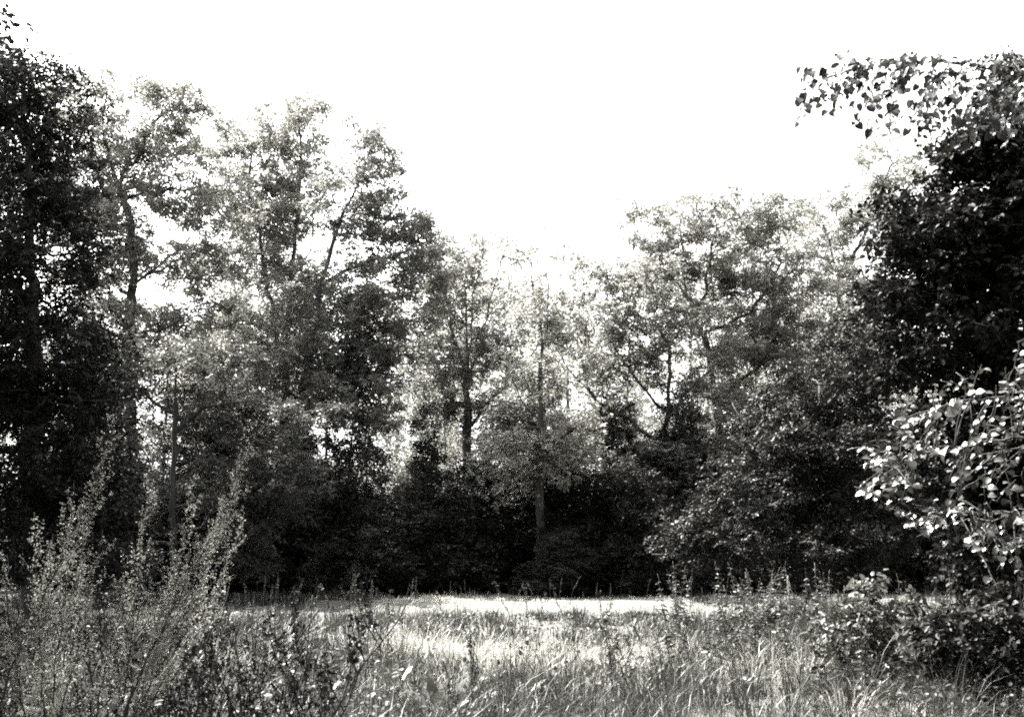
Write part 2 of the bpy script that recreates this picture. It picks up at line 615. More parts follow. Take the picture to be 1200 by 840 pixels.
tree('spreading_oak_tree', 'low oak with a crooked limb reaching far out to its side', 'tree',
     [(778, 655), (779, 560), (780, 500), (783, 468)],
     [[(778, 520), (735, 490, -.5), (692, 464, -1), (667, 430, -1), (648, 410, -1), (642, 388, -1)], [(781, 492), (765, 462), (748, 450), (735, 430)],
      [(782, 488), (802, 456), (832, 440), (850, 410)], [(783, 470), (790, 430), (770, 380)], [(692, 464, -1), (680, 420, -1), (690, 370, -1)]],
     [(702, 360, 52, 44, 2.6), (690, 325, 36, 22, 2.4), (760, 375, 52, 50, 2.8), (735, 430, 50, 26, 2.6), (840, 450, 40, 40, 2.8),
      (715, 520, 60, 42, 3.4), (810, 550, 70, 42, 3.8), (860, 510, 50, 40, 3.4), (650, 380, 30, 40, 1.4), (760, 330, 45, 35, 1.6), (690, 420, 45, 30, 1.0), (820, 395, 45, 36, 1.4)], 36.5, r_base=0.27, seed=16, low=5)

tree('broad_oak_tree', 'broad oak with a bent upper trunk and pale sunlit top', 'tree',
     [(862, 655), (842, 490), (824, 385), (806, 342), (774, 312), (750, 284)],
     [[(826, 395), (868, 372), (898, 348), (914, 308)], [(820, 372), (832, 310), (842, 258)], [(806, 342), (800, 290), (795, 255)], [(838, 470), (890, 430), (930, 400)]],
     [(775, 268, 42, 34, 1.5), (825, 250, 50, 32, 1.7), (885, 255, 50, 36, 1.7), (880, 310, 55, 44, 2.3), (810, 330, 52, 44, 2.3), (870, 385, 65, 44, 2.8),
      (925, 420, 60, 50, 3.0), (760, 300, 34, 32, 1.6), (930, 330, 45, 50, 1.8), (850, 290, 75, 55, 1.1), (870, 435, 50, 40, 1.8), (780, 370, 50, 36, 0.9), (905, 370, 50, 50, 1.6), (740, 265, 30, 24, 1.0), (920, 250, 40, 35, 1.2)], 39, r_base=0.22, seed=17, low=6)

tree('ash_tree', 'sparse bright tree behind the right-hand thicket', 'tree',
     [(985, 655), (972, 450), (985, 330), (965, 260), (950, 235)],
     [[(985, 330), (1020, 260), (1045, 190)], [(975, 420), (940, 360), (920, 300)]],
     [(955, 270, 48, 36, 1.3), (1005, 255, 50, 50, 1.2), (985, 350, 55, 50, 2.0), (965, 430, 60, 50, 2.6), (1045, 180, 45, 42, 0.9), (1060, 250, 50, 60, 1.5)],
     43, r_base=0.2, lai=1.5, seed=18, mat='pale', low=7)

# ------------------------------------------------------------------ left side
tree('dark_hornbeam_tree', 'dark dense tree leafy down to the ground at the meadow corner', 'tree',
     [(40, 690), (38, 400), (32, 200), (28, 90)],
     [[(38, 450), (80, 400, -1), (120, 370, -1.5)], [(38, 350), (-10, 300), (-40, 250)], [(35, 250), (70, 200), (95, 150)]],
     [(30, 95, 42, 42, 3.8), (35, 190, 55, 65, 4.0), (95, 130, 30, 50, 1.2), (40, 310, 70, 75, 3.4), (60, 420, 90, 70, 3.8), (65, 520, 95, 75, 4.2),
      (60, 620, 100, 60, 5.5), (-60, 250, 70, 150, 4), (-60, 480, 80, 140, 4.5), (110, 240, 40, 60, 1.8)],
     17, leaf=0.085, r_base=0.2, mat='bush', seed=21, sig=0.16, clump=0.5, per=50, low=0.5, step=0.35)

tree('hornbeam_tree', 'hornbeam with drooping leafy sprays and a thin bare lower trunk', 'tree',
     [(203, 690), (203, 560), (204, 480), (206, 400)],
     [[(204, 500), (250, 475, -.5), (300, 470, -1)], [(204, 480), (150, 450), (120, 440)], [(205, 430), (250, 400), (280, 380)]],
     [(240, 430, 70, 34, 3), (280, 485, 52, 32, 3.2), (135, 445, 50, 46, 3.6), (120, 540, 50, 50, 3.6), (320, 500, 55, 36, 3.2), (320, 570, 55, 50, 4.2), (280, 610, 45, 50, 4.2), (130, 640, 45, 50, 4)],
     27, leaf=0.095, r_base=0.095, mat='hornbeam', seed=22, sig=0.2, clump=0.6, low=1.0)

# ------------------------------------------------------------------ right side
tree('thicket_tree', 'leafy young tree standing between the thicket and the far oaks', 'tree',
     [(950, 690), (945, 560), (960, 450)],
     [[(945, 560), (900, 520), (870, 500)], [(950, 500), (1000, 440), (1030, 400)]],
     [(930, 510, 65, 50, 4), (890, 590, 75, 55, 4.5), (985, 450, 55, 50, 3.6), (1000, 560, 75, 80, 5), (950, 640, 110, 45, 5.5), (1040, 390, 45, 65, 3.8), (830, 630, 50, 40, 4.5)],
     21, leaf=0.074, r_base=0.11, mat='bush', seed=23, sig=0.16, clump=0.5, low=0.3, step=0.4)

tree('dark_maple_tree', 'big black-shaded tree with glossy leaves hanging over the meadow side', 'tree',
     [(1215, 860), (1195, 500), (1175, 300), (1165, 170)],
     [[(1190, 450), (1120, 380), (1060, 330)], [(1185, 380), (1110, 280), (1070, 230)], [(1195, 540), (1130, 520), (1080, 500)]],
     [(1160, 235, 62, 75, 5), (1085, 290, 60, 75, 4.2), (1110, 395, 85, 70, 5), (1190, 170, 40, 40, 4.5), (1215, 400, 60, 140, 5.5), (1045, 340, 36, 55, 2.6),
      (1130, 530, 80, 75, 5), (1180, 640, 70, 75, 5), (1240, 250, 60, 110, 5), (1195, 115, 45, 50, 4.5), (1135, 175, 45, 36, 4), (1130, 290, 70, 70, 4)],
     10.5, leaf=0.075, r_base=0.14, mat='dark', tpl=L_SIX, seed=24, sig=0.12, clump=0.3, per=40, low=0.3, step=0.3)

tree('elder_shrub', 'low shrub with a sunlit pale spray at the foot of the thicket', 'shrub',
     [(1010, 790), (1010, 730)], [[(1010, 760), (985, 720), (970, 700)], [(1010, 750), (1040, 715), (1050, 695)]],
     [(1010, 708, 42, 22, 3.0), (1000, 742, 42, 24, 2.0), (1010, 775, 42, 26, 2.0)], 10.2, leaf=0.07, r_base=0.02, r_tip=0.003, mat='hornbeam', tpl=L_SIX, seed=25, clump=0.16, sig=0.07, per=25, low=0.0, step=0.2)
tree('bramble_shrub', 'dark low bramble mound under the big black-shaded tree', 'shrub',
     [(1120, 800), (1118, 740)], [[(1120, 770), (1080, 730), (1060, 715)], [(1120, 760), (1170, 720), (1190, 700)]],
     [(1125, 738, 50, 26, 3.2), (1190, 722, 45, 36, 4.0), (1085, 762, 30, 20, 2.4), (1130, 780, 60, 26, 2.6), (1195, 780, 50, 34, 3)], 9.2, leaf=0.065, r_base=0.02, r_tip=0.003, mat='dark', tpl=L_SIX, seed=26, clump=0.18, sig=0.07, per=25, low=0.0, step=0.2)

NEIGHBOUR = [(156, 'the tall hazy oak'), (265, 'the bare-trunked hornbeam'), (335, 'the tallest two-stemmed oak'), (400, 'the leaning oak'), (545, 'the fan-branched thin tree'), (633, 'the slender straight trunk'),
             (745, 'the low crooked-limbed oak'), (850, 'the broad bent oak'), (985, 'the sparse bright ash')]


def near(x, y):
    p = 600 + F * x / y
    return min(NEIGHBOUR, key=lambda q: abs(q[0] - p))[1]


# ------------------------------------------------------------------ understorey shrubs: four kinds, copied
SHRUB = []
for k in range(4):
    rng = np.random.default_rng(40 + k)
    bl = [(0, 0, 2.6, 1.7, 1.6, 1.5, 4.5), (0.9, 0.2, 1.2, 1.4, 1.2, 1.1, 5), (-1.0, -0.1, 1.4, 1.3, 1.2, 1.1, 5), (0.2, 0, 3.9, 1.0, 1.0, 0.9, 3.0), (-0.5, 0.3, 0.7, 1.6, 1.3, 0.7, 4.5)]
    bl = [tuple(np.array(b) + np.array([*rng.normal(size=3) * 0.3, 0, 0, 0, 0])) for b in bl]
    lm = [[(0, 0, 0.2), (0.5, 0.1, 1.5), (0.9, 0.2, 3)], [(0, 0, 0.2), (-0.5, -0.1, 1.4), (-1.0, -0.2, 3)], [(0, 0, 0.1), (0.2, -0.5, 1.2), (0.5, -0.8, 2.2)]]
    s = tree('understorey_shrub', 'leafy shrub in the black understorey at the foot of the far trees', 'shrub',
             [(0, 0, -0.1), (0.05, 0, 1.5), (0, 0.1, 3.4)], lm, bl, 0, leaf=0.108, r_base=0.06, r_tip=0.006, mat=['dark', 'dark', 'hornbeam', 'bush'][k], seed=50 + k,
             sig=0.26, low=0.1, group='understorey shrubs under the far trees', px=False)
    SHRUB.append(s)
rng = np.random.default_rng(90)
spots = []
for x in np.linspace(-16, 13, 15):
    spots.append((x + rng.normal() * 0.4, 33.2 + rng.normal() * 0.6, rng.uniform(0.7, 0.92) * (1.2 if abs(x + 1) > 8 else 1.0)))
for x in np.linspace(-17, 15, 13):
    spots.append((x + rng.normal() * 0.5, 37.5 + rng.normal() * 0.8, rng.uniform(0.85, 1.1) * (1.25 if abs(x + 1) > 8 else 1.0)))
for x in np.linspace(-20, 20, 13):
    spots.append((x + rng.normal() * 0.5, 43 + rng.normal() * 0.9, rng.uniform(0.75, 0.95)))
spots = [q for q in spots if not -0.372 < q[0] / q[1] < -0.315]
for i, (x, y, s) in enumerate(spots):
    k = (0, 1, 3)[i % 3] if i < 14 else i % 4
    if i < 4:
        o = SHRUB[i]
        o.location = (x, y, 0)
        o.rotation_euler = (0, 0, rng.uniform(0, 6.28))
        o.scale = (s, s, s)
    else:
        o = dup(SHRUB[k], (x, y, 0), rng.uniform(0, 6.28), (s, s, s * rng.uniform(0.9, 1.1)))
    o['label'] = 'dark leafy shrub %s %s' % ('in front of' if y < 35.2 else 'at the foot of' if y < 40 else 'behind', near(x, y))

for i, x in enumerate(np.linspace(-11, 8.5, 17)):
    y = rng.uniform(30.2, 32.2)
    s = rng.uniform(0.2, 0.42)
    x = x + rng.normal() * 0.5
    dup(SHRUB[i % 2], (x, y, 0), rng.uniform(0, 6.28), (s * 1.3, s * 1.3, s), 'low dark bush at the meadow rim before ' + near(x, y), 'low bushes along the rim of the meadow')

# saplings rising out of the understorey
SAP = []
for k in range(2):
    rng = np.random.default_rng(160 + k)
    bl = [(rng.normal() * 0.35, rng.normal() * 0.3, z, 1.15 - 0.09 * z + 0.2 * rng.uniform(), 1.0 - 0.08 * z, 0.8, 2.6) for z in (0.9, 1.9, 3.0, 4.1, 5.2, 6.2)]
    SAP.append(tree('sapling', 'narrow leafy sapling rising out of the understorey', 'tree', [(0, 0, -0.1), (0.1, 0, 2), (0.05, 0.1, 4.5), (0.15, 0, 6.3)], [], bl, 0,
                    leaf=0.09, r_base=0.05, r_tip=0.005, mat=['hornbeam', 'bush'][k], seed=170 + k, sig=0.22, low=0.3, clump=0.4, group='saplings in the understorey', px=False))
rng = np.random.default_rng(171)
for i, x in enumerate(np.linspace(-11.5, 12, 19)):
    y = rng.uniform(32.5, 36.5)
    s = rng.uniform(0.5, 1.15)
    loc = (x + rng.normal() * 0.4, y, 0)
    if i < 2:
        SAP[i].location = loc
        SAP[i].scale = (s, s, s)
        o = SAP[i]
    else:
        o = dup(SAP[i % 2], loc, rng.uniform(0, 6.28), (s, s, s * rng.uniform(0.9, 1.2)))
    o['label'] = '%s leafy sapling rising from the understorey before %s' % ('tall narrow' if s > 0.82 else 'short', near(loc[0], y))

# background trees: thin pale ones behind the first row
bg_kinds = []
for k in range(2):
    rng = np.random.default_rng(60 + k)
    bl = [(rng.normal() * 0.8, rng.normal() * 0.6, z, 1.8 + 0.5 * rng.uniform(), 1.8, 1.4, 1.1) for z in (2.5, 4.2, 5.8, 7.2, 8.8, 10.4, 12)]
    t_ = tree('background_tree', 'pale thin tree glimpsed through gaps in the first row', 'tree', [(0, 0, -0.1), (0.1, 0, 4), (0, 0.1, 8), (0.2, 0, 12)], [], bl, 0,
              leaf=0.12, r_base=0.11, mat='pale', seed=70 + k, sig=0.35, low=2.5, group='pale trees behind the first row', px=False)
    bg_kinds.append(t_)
for i, x in enumerate(np.r_[np.linspace(-27, 27, 17), np.linspace(-24, 22, 12)]):
    y = (56 if i < 17 else 47) + rng.uniform(-3, 4)
    s = rng.uniform(0.8, 1.15) * (1.3 if i < 17 else 0.82)
    if i < 2:
        bg_kinds[i].location = (x, y, 0)
        bg_kinds[i].scale = (s, s, s)
        o = bg_kinds[i]
    else:
        o = dup(bg_kinds[i % 2], (x, y, 0), rng.uniform(0, 6.28), s)
    o['label'] = '%s thin tree glimpsed through gaps behind %s' % ('pale far-off' if i < 17 else 'low pale', near(x, y))

# unseen trees added round the clearing to shade the foreground and block low sky
rng = np.random.default_rng(5)
bl = [(rng.normal() * 1.2, rng.normal() * 1.2, z, r, r, 1.8, 3.0) for z, r in ((4, 2.4), (6, 2.8), (8, 3.0), (10, 2.8), (12, 2.4), (14, 1.8))]
side = tree('added_shade_tree', 'unseen dark leafy tree added on the border of the clearing for shade', 'tree', [(0, 0, -0.1), (0.1, 0, 5), (0, 0.2, 10), (0.2, 0, 14)], [], bl, 0,
            leaf=0.2, r_base=0.25, mat='dark', seed=77, sig=0.4, low=2.0, group='unseen border trees added for shade', px=False)
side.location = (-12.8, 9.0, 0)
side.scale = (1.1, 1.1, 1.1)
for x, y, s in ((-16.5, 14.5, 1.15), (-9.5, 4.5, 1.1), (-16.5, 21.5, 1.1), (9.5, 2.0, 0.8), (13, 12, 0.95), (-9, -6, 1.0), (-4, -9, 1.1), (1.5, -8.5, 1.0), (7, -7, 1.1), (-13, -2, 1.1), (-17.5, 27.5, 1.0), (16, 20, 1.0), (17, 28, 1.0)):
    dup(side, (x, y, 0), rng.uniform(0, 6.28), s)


# ------------------------------------------------------------------ near linden with single leaves
def near_linden():
    rng = np.random.default_rng(31)
    Y = 5.8
    base = np.array([4.3, 6.2, 0.0])
    root = thing('linden_tree', 'near tree with heart-shaped leaves, one branch hanging in from above', 'tree', base)
    trunk = resample([base + [0, 0, -0.1], base + [0.05, 0, 2], base + [0, -0.1, 4.2], base + [0.1, 0, 6.5]], 0.4)
    tb = Tubes()
    tb.add(trunk - base, np.linspace(0.17, 0.06, len(trunk)) * (1 + 0.4 * np.exp(-np.maximum(trunk[:, 2], 0) / 0.3)), 12)
    obj('trunk', tb.mesh('trunk'), M['bark_mid'], root)
    bb = Tubes()
    leaves = []                      # (pos, axis, normal, size)

    def twig(path, r0, spacing, size, hang=0.7, sub=True):
        p = resample(path, 0.06)
        p[1:] += rng.normal(size=p[1:].shape) * 0.006
        bb.add(p - base, np.linspace(r0, 0.0022, len(p)), 5)
        L = np.linalg.norm(p[-1] - p[0])
        n = max(2, int(L / spacing))
        for k in range(n):
            f = 0.12 + 0.88 * (k + rng.uniform(0, 0.6)) / n
            i = min(len(p) - 2, int(f * (len(p) - 1)))
            d = unit(p[i + 1] - p[i])
            sd = unit(np.cross(d, [0, 0, 1.0])) * (1 if k % 2 else -1)
            ax = unit(d * 0.5 + sd * 0.7 + np.array([0, 0, -hang]) + rng.normal(size=3) * 0.3)
            nr = unit(np.array([-0.25, -0.35, 0.7]) + rng.normal(size=3) * 0.45)
            s = size * rng.uniform(0.45, 1.25)
            leaves.append((p[i] + ax * s * 0.4, ax, nr, s))
        return p

    # the hanging branch at the top
    main = resample([trunk[10], at(1320, 130, 6.0), at(1215, 90, 5.8), at(1110, 72, 5.7), at(1030, 74, 5.6), at(965, 92, 5.5)], 0.1)
    bb.add(main - base, np.linspace(0.022, 0.003, len(main)), 6)
    for k in range(64):
        x0 = 960 + 290 * ((k + rng.uniform()) / 64) ** 0.8
        st = main[int(np.argmin(np.abs(main[:, 0] - at(x0, 75, 5.7)[0])))]
        sgn = -1 if k % 3 == 0 else 1
        dx, dy_ = rng.uniform(-55, 0), (rng.uniform(35, 78) if sgn > 0 else -rng.uniform(6, 22))
        x1, y1 = x0 + dx, max(58, 80 + dy_)
        if x0 > 1090 and sgn > 0:
            y1 += 25
        Yk = 5.7 + rng.uniform(-0.5, 0.5)
        e = at(x1, y1, Yk)
        mid = 0.5 * (st + e) + np.array([-0.03, 0, 0.03])
        twig([st, mid, e], 0.003, 0.034, 0.052)
    twig([main[-4], at(945, 92, 5.5), at(932, 120, 5.5)], 0.004, 0.03, 0.06)
    twig([main[-6], at(950, 78, 5.5), at(930, 96, 5.5)], 0.004, 0.035, 0.06)
    # lower boughs
    low_limbs = [[trunk[5], at(1290, 540, 6.2), at(1200, 510, 6.0), at(1110, 525, 5.9), at(1040, 540, 5.9)],
                 [trunk[4], at(1290, 640, 6.0), at(1190, 600, 5.8), at(1120, 600, 5.8), at(1075, 615, 5.8)],
                 [trunk[6], at(1280, 500, 6.3), at(1190, 465, 6.2), at(1120, 470, 6.1), at(1065, 490, 6.1)]]
    bough = np.zeros((0, 3))
    for lb in low_limbs:
        p = resample(lb, 0.08)
        p[1:] += rng.normal(size=p[1:].shape) * 0.008
        bb.add(p - base, np.linspace(0.013, 0.003, len(p)), 6)
        bough = np.concatenate([bough, p[len(p) // 4:]])
        twig(p[-6:], 0.004, 0.03, 0.07)
    for k in range(135):
        x1 = 1210 - 215 * rng.uniform() ** 1.6
        y1 = rng.uniform(390 + 0.5 * (1205 - x1), 720 - 0.7 * (1205 - x1))
        e = at(x1, y1, rng.uniform(5.3, 6.6))
        c = np.linalg.norm(bough - e, axis=1) + 2.0 * np.maximum(0, e[0] - bough[:, 0])
        b0 = bough[int(np.argmin(c + rng.uniform(0, 0.25, len(c))))]
        dd = e - b0
        L = np.linalg.norm(dd)
        q = b0 + dd * max(0.0, 1 - 0.3 / max(L, 0.3))
        if L > 0.32:
            pp = resample([b0, 0.5 * (b0 + q) + np.array([0, 0, 0.05]), q], 0.06)
            bb.add(pp - base, np.linspace(0.005, 0.003, len(pp)), 5)
        twig([q, 0.5 * (q + e) + np.array([0, 0, 0.02]), e], 0.003, 0.036, 0.043, hang=0.4)
    obj('branches', bb.mesh('branches'), M['bark'], root)
    lm = []
    for k in range(4):
        V = L_HEART[0].copy()
        V[:, 0] *= rng.uniform(0.8, 1.1)
        V[:, 2] += 0.5 * rng.uniform(-1, 1) * V[:, 0] * V[:, 1] + rng.uniform(-0.2, 0.1) * np.abs(V[:, 0]) - rng.uniform(0, .2) * V[:, 1] ** 2
        me = mesh_np('leaf', V, L_HEART[1], True)
        me.materials.append(M['linden'])
        lm.append(me)
    from mathutils import Matrix
    vis = [l for l in leaves]
    order = rng.permutation(len(vis))

    def inside(p):
        v = p - np.array([0, 0, EYE])
        fy, fz = v[1] * cp + v[2] * sp, -v[1] * sp + v[2] * cp
        return abs(v[0] / fy * F) < 600 and abs(fz / fy * F) < 420
    order = np.array([q for q in order if inside(vis[q][0])] + [q for q in order if not inside(vis[q][0])])
    single, rest = order[:300], order[300:]
    for q in single:
        p, ax, nr, s = vis[q]
        x = unit(np.cross(ax, nr))
        z = np.cross(x, ax)
        o = bpy.data.objects.new('leaf', lm[q % 4])
        COL.objects.link(o)
        o.parent = root
        lp = p - base
        o.matrix_local = Matrix(((x[0] * s, ax[0] * s, z[0] * s, lp[0]), (x[1] * s, ax[1] * s, z[1] * s, lp[1]), (x[2] * s, ax[2] * s, z[2] * s, lp[2]), (0, 0, 0, 1)))
    if len(rest):
        A = [np.array([vis[q][i] for q in rest]) for i in range(4)]
        V, T = scatter(A[0] - base, A[1], A[2], A[3], L_HEART)
        o = obj('foliage', mesh_np('foliage', V, T, True), M['linden'], root)
        o['kind'] = 'stuff'


near_linden()


# ------------------------------------------------------------------ meadow
def vnoise(x, y, s, seed):
    r = np.random.default_rng(seed)
    ph = r.uniform(0, 6.28, (6, 3))
    v = 0
    for k in range(6):
        a = ph[k, 0]
        f = s * (0.6 + 0.3 * k)
        v = v + np.sin((x * np.cos(a) + y * np.sin(a)) * f + ph[k, 1]) / (1 + 0.25 * k)
    return v / 3.0


def blades(P, h, width, bend, rng, seg=3, az=None, lean=None):
    n = len(P)
    az = rng.uniform(0, 2 * math.pi, n) if az is None else az
    d = np.stack([np.cos(az), np.sin(az), np.zeros(n)], 1)
    face = az + math.pi / 2 + rng.normal(size=n) * 0.5
    s = np.stack([np.cos(face), np.sin(face), np.zeros(n)], 1)
    V = np.zeros((n, 2 * seg + 1, 3))
    for i in range(seg + 1):
        t = i / seg
        horiz = bend * h * t ** 1.8
        z = h * (t - 0.45 * np.clip(bend, 0, 1.3) * t ** 2.6)
        c = P + d * horiz[:, None] + np.stack([np.zeros(n), np.zeros(n), z], 1)
        w = width * (1 - 0.75 * t) * 0.5
        if i < seg:
            V[:, 2 * i] = c - s * w[:, None]
            V[:, 2 * i + 1] = c + s * w[:, None]
        else:
            V[:, 2 * i] = c
    T = []
    for i in range(seg - 1):
        a = 2 * i
        T += [(a, a + 1, a + 3), (a, a + 3, a + 2)]
    a = 2 * (seg - 1)
    T.append((a, a + 1, a + 2))
    T = np.array(T)[None] + (np.arange(n) * (2 * seg + 1))[:, None, None]
    return V.reshape(-1, 3), T.reshape(-1, 3)


def field(y0, y1, dens, rng, slope=0.60, pad=1.5):
    A = (y1 - y0) * (2 * pad + slope * (y0 + y1))
    n = int(A * dens)
    y = np.sqrt(rng.uniform(y0 ** 2, y1 ** 2, n))
    x = rng.uniform(-1, 1, n) * (slope * y + pad)
    return np.stack([x, y, np.zeros(n)], 1)


def join(parts):
    V, T, o = [], [], 0
    for v, t in parts:
        V.append(v)
        T.append(t + o)
        o += len(v)
    return np.concatenate(V), np.concatenate(T)


def meadow():
    rng = np.random.default_rng(3)
    G, S, H = [], [], []
    for y0, y1, dens, seg, w, hmul in ((3.0, 8, 850, 3, 0.0068, 0.85), (8, 14, 420, 3, 0.0098, 0.9), (14, 21, 160, 2, 0.0145, 0.7), (21, 40, 120, 2, 0.022, 0.5)):
        P = field(y0, y1, dens, rng)
        # tufts: pull the blades towards random tuft centres
        tuft = field(y0, y1, dens / 48.0, rng)
        idx = rng.integers(0, len(tuft), len(P))
        mixed = rng.uniform(size=len(P)) < 0.85
        P[mixed] = tuft[idx[mixed]] + np.c_[rng.normal(size=(int(mixed.sum()), 2)) * 0.085, np.zeros(int(mixed.sum()))]
        x, y = P[:, 0], P[:, 1]
        dry = vnoise(x, y, 0.55, 1) + 0.5 * vnoise(x, y, 1.7, 2)
        band = np.exp(-((y - 26.0) / 4.0) ** 2) * (np.abs(x - 0.6 + 0.6 * vnoise(x, y, 0.5, 9)) < 4.2)  # sunlit strip before the far trees, put into the grass colour as hay
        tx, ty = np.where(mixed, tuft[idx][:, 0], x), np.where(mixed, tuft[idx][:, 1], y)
        sun_spot = 0  # pools of sunlight painted as paler grass round chosen centres
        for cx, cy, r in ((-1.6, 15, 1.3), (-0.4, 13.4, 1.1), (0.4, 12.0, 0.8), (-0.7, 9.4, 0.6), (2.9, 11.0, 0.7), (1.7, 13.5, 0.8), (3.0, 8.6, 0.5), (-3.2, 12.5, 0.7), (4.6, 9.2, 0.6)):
            sun_spot = sun_spot + np.exp(-((tx - cx) ** 2 + ((ty - cy) * 0.8) ** 2) / r ** 2)
        dry_or_lit = (0.7 * dry + 2.2 * band + 1.5 * sun_spot + rng.normal(size=len(x)) * 0.25) > 0.88
        h = (0.42 + 0.16 * vnoise(x, y, 0.5, 5)) * rng.uniform(0.4, 1.35, len(x)) * hmul * (1 + 0.45 * rng.normal(size=len(tuft))[idx] * mixed).clip(0.4, 1.7)
        h *= np.where(band > 0.3, 0.5, 1.0)
        bend = rng.gamma(2.4, 0.3, len(x))
        wd = w * rng.uniform(0.6, 1.4, len(x))
        # blades of one tuft spread away from its middle
        az = rng.uniform(0, 6.28, len(x))
        dv = P[:, :2] - tuft[idx][:, :2]
        az = np.where(mixed, np.arctan2(dv[:, 1], dv[:, 0]) + rng.normal(size=len(x)) * 0.5, az)
        hay = dry_or_lit & (band > 0.25)
        for sel, dst, hm in ((~dry_or_lit, G, 1.0), (dry_or_lit & ~hay, S, 0.85), (hay, H, 0.85)):
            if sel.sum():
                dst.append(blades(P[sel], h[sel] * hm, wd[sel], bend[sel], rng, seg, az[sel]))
    for name, parts, m, lab in (('meadow_grass', G, 'grass', 'dark tangled grass covering the meadow'), ('dry_sunlit_grass', S, 'sunlit_straw', 'pale dry grass across the meadow, with sunlit patches coloured into it'),
                               ('sunlit_hay', H, 'hay', 'short pale hay before the far trees, coloured as a sunlit band')):
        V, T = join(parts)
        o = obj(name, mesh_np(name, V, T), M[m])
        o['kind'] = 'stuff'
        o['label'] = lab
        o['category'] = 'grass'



def herbs():
    rng = np.random.default_rng(13)
    parts = []
    for y0, y1, dens, size in ((3.5, 9, 45, 0.045), (9, 18, 16, 0.055)):
        P = field(y0, y1, dens, rng)
        k = vnoise(P[:, 0], P[:, 1], 1.3, 21) + 0.5 * rng.normal(size=len(P))
        P = P[k > 0.15]
        P = np.repeat(P, 7, 0) + np.c_[rng.normal(size=(len(P) * 7, 2)) * 0.05, rng.uniform(0.05, 0.36, len(P) * 7)]
        ax = rand_dirs(len(P), rng)
        ax[:, 2] *= 0.5
        nr = rand_dirs(len(P), rng) * 0.7
        nr[:, 2] += 1
        parts.append(scatter(P, ax, nr, size * rng.uniform(0.5, 1.5, len(P)), L_SIX))
    V, T = join(parts)
    o = obj('meadow_herbs', mesh_np('meadow_herbs', V, T), M['weed'])
    o['kind'] = 'stuff'
    o['label'] = 'low broad-leaved herbs growing through the meadow grass'
    o['category'] = 'herbs'


meadow()
herbs()


# ------------------------------------------------------------------ mugwort in the left foreground
def mugwort():
    rng = np.random.default_rng(8)
    base = np.array([-1.85, 4.0, 0.0])
    root = thing('mugwort_plant', 'tall grey mugwort with feathery plumes fanning out at the left', 'plant', base)
    tips = [(137, 478, 4.0), (300, 494, 4.1), (288, 520, 4.15), (258, 610, 4.2), (175, 556, 3.9), (86, 566, 4.1), (232, 555, 4.2), (40, 600, 4.0), (120, 622, 3.7), (286, 602, 4.3), (150, 650, 4.2), (8, 650, 4.0), (105, 580, 4.4), (62, 625, 4.3)]
    for x, y, Y in tips:
        tip = at(x, y, Y)
        b = base + np.array([rng.normal() * 0.12 + 0.25 * (tip[0] - base[0]), rng.normal() * 0.1, -0.02])
        mid = b + (tip - b) * 0.5 + np.array([0.05 * rng.normal() - 0.10 * (tip[0] - b[0]), 0.04 * rng.normal(), 0.0])
        q3 = b + (tip - b) * 0.85 + np.array([0.03 * (tip[0] - b[0]), 0, 0.0])
        p = resample([b, mid, q3, tip], 0.05)
        p[1:-1] += rng.normal(size=p[1:-1].shape) * 0.004
        st = Tubes()
        n = len(p)
        st.add(p - base, np.linspace(0.006, 0.0015, n), 5)
        P, A, S = [], [], []
        # side sprays, upright, longest in the middle
        H = np.linalg.norm(tip - b)
        ns = int(34 * H / 1.8)
        for k in range(ns):
            f = 0.5 + 0.49 * k / ns
            i = min(n - 2, int(f * (n - 1)))
            d = unit(p[i + 1] - p[i])
            a = rng.uniform(0, 6.28)
            rad = unit(np.array([math.cos(a), math.sin(a), 0.0]))
            ln = (0.03 + 0.36 * (1 - f) ** 0.8) * rng.uniform(0.4, 1.25)
            e = p[i] + (d * 0.9 + rad * 0.34) * ln + rng.normal(size=3) * 0.01
            s = resample([p[i], 0.5 * (p[i] + e) + rad * 0.01, e], 0.02)
            st.add(s - base, np.linspace(0.0018, 0.0008, len(s)), 3)
            m = int(ln * 360) + 5
            q = s[rng.integers(0, len(s), m)] + rng.normal(size=(m, 3)) * 0.006
            P.append(q)
            A.append(unit(d * 0.5 + rng.normal(size=(m, 3)) * 0.8))
            S.append(rng.uniform(0.005, 0.012, m))
        # feather leaves lower down
        m = 30
        f = rng.uniform(0.2, 0.6, m)
        q = p[(f * (n - 1)).astype(int)]
        dr = rand_dirs(m, rng)
        dr[:, 2] = np.abs(dr[:, 2]) * 0.4 - 0.2
        P.append(q + dr * 0.015)
        A.append(dr)
        S.append(rng.uniform(0.025, 0.06, m))
        P, A, S = np.concatenate(P) - base, np.concatenate(A), np.concatenate(S)
        stem = obj('stem', st.mesh('stem'), M['stalk'], root)
        V, T = scatter(P, A, rand_dirs(len(P), rng), S, L_DIAMOND)
        obj('plume', mesh_np('plume', V, T), M['mugwort'], stem)


mugwort()


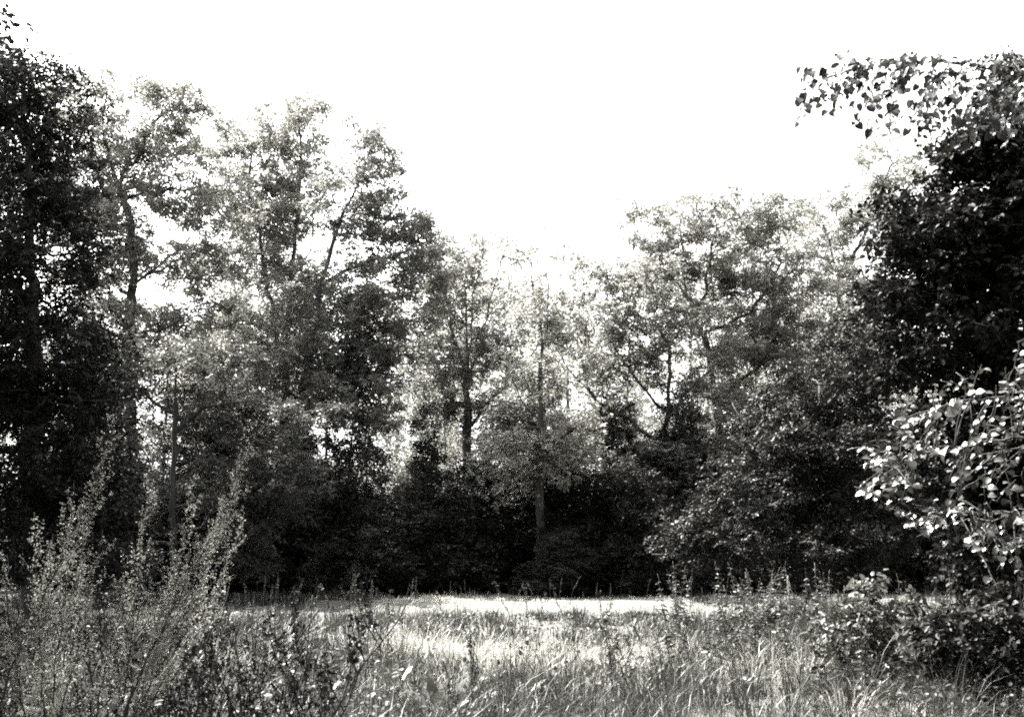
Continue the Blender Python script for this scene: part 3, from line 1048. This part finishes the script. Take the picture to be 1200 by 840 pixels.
# ------------------------------------------------------------------ weeds
def weed_stalk(kind, seed):
    rng = np.random.default_rng(seed)
    spec = {'dead': ('dead_weed_stalk', 'thin dark dead weed stalk with seed knots in the foreground grass', 'weed', 'dead stalks in the left foreground'),
            'nettle': ('nettle_plant', 'leafy upright nettle in the weed patch beside the right-hand thicket', 'weed', 'nettles beside the thicket'),
            'wisp': ('seed_stalk', 'slim seed stalk poking out of the meadow grass', 'weed', 'seed stalks standing in the meadow')}[kind]
    root = thing(spec[0], spec[1], spec[2], (0, 0, 0), spec[3])
    st = Tubes()
    P, A, S = [], [], []
    H = {'dead': 0.95, 'nettle': 1.0, 'wisp': 0.9}[kind]
    lean = rng.normal(size=2) * 0.12
    p = resample([(0, 0, -0.03), (lean[0] * 0.3, lean[1] * 0.3, H * 0.5), (lean[0] * 1.2, lean[1] * 1.2, H)], 0.05)
    p[1:-1] += rng.normal(size=p[1:-1].shape) * 0.006
    n = len(p)
    st.add(p, np.linspace(0.007, 0.002, n), 5)
    if kind == 'dead':
        for k in range(9):
            f = 0.3 + 0.6 * k / 9
            i = int(f * (n - 1))
            a = rng.uniform(0, 6.28)
            e = p[i] + np.array([math.cos(a) * 0.09, math.sin(a) * 0.09, 0.18]) * rng.uniform(0.6, 1.3)
            s = resample([p[i], 0.5 * (p[i] + e) + [math.cos(a) * 0.015, math.sin(a) * 0.015, 0], e], 0.02)
            st.add(s, np.linspace(0.003, 0.0012, len(s)), 4)
            m = 30
            P.append(s[rng.integers(len(s) // 3, len(s), m)] + rng.normal(size=(m, 3)) * 0.006)
            A.append(rand_dirs(m, rng))
            S.append(rng.uniform(0.012, 0.028, m))
        mt, pn, tpl = 'seed', 'seed_head', L_DIAMOND
    elif kind == 'nettle':
        for k in range(16):
            i = int((0.12 + 0.86 * k / 16) * (n - 1))
            for q in range(4):
                a = q * math.pi / 2 + k * 0.8
                P.append(p[i][None] + rng.normal(size=(1, 3)) * 0.006)
                A.append(np.array([[math.cos(a), math.sin(a), rng.uniform(-0.5, 0.25)]]))
                S.append(np.array([0.095 * (1.1 - 0.75 * k / 16) * rng.uniform(0.8, 1.2)]))
        mt, pn, tpl = 'weed', 'leaves', L_SIX
    else:
        m = 90
        P.append(p[rng.integers(int(n * 0.55), n, m)] + rng.normal(size=(m, 3)) * 0.010)
        A.append(unit(rng.normal(size=(m, 3)) * 0.5 + [0, 0, 0.8]))
        S.append(rng.uniform(0.012, 0.03, m))
        mt, pn, tpl = 'weed', 'seed_head', L_DIAMOND
    obj('stem', st.mesh('stem'), M['stalk' if kind != 'nettle' else 'stalk_green'], root)
    P, A, S = np.concatenate(P), np.concatenate(A), np.concatenate(S)
    nr = rand_dirs(len(P), rng)
    nr[:, 2] += 1.0
    V, T = scatter(P, A, nr, S, tpl, np.full(len(P), 0.65) if kind == 'nettle' else None)
    hd = obj(pn, mesh_np(pn, V, T), M[mt], root)
    hd['kind'] = 'stuff'
    return root


def ground_at(px, Y):
    u = (px - 600.0) / F
    return (u * Y * 1.0, Y, 0.0)


def place(kind, seeds, pts, smin, smax, rng):
    protos = [weed_stalk(kind, s) for s in seeds]
    for i, (px, Y) in enumerate(pts):
        s = rng.uniform(smin, smax)
        loc = ground_at(px, Y)
        if i < len(protos):
            o = protos[i]
            o.location = loc
            o.scale = (s, s, s)
            o.rotation_euler = (0, 0, rng.uniform(0, 6.28))
        else:
            dup(protos[i % len(protos)], loc, rng.uniform(0, 6.28), s, tilt=rng.normal() * 0.08)


rng = np.random.default_rng(17)
pts = [(rng.uniform(0, 420), rng.uniform(4.2, 7.2)) for _ in range(64)] + [(rng.uniform(420, 760), rng.uniform(6.5, 10)) for _ in range(6)]
place('dead', (1, 2, 3), pts, 0.75, 1.35, rng)
pts = [(rng.uniform(770, 960), rng.uniform(11.5, 17)) for _ in range(55)] + [(rng.uniform(930, 1100), rng.uniform(9, 12)) for _ in range(16)]
place('nettle', (4, 5, 6), pts, 0.7, 1.25, rng)
pts = [(rng.uniform(20, 1000), rng.uniform(9, 20)) for _ in range(45)] + [(rng.uniform(200, 900), rng.uniform(20, 32)) for _ in range(40)] + [(rng.uniform(215, 500), rng.uniform(13, 20)) for _ in range(45)]
place('wisp', (7, 8, 9), pts, 0.5, 1.05, rng)


def dock(seed):
    rng = np.random.default_rng(seed)
    root = thing('dock_plant', 'broad-leaved dock clump with glossy curling leaves in the meadow', 'plant', (0, 0, 0), 'dock clumps in the meadow')
    for k in range(8):
        a = k * 2.4 + rng.uniform(-0.3, 0.3)
        el = rng.uniform(0.5, 1.2)
        ax = np.array([[math.cos(a) * math.cos(el), math.sin(a) * math.cos(el), math.sin(el)]])
        V, T = scatter(np.array([[0.03 * math.cos(a), 0.03 * math.sin(a), 0.05]]) + ax * 0.1, ax, np.array([[-math.cos(a) * 0.5, -math.sin(a) * 0.5, 1.0]]), [rng.uniform(0.14, 0.26)], L_LANCE, [1.25])
        st = obj('leaf', mesh_np('leaf', V, T, True), M['dock'], root)
    return root


dk = [dock(1), dock(2)]
dpts = [(700, 18), (735, 17.5), (778, 18.5), (210, 11), (395, 10), (520, 8.3), (545, 8.8), (470, 10.5), (650, 12), (690, 11), (610, 9.5), (340, 13), (815, 12.5), (560, 14), (430, 14.5), (300, 8.5)]
for i, (px, Y) in enumerate(dpts):
    if i < 2:
        dk[i].location = ground_at(px, Y)
    else:
        dup(dk[i % 2], ground_at(px, Y), rng.uniform(0, 6.28), rng.uniform(0.8, 1.25))


def stake(label, px, y_top, Y, r):
    b = np.array(ground_at(px, Y))
    top = at(px, y_top, Y)
    h = top[2]
    root = thing('wooden_stake', label, 'stake', b)
    t = Tubes()
    t.add([(0, 0, -0.1), (0.01, 0, h * 0.5), (0, 0.01, h - 0.05), (0.002, 0.01, h)], [r, r * 0.97, r * 0.9, r * 0.5], 8)
    obj('post', t.mesh('post'), M['stake'], root)
    t = Tubes()
    t.add([(0, 0.0, h * 0.72), (r * 1.7, -r, h * 0.76)], [r * 0.35, r * 0.25], 6)
    obj('knot', t.mesh('knot'), M['stake'], root)


stake('thin pale stake standing before the right-hand thicket', 916, 674, 17.5, 0.016)
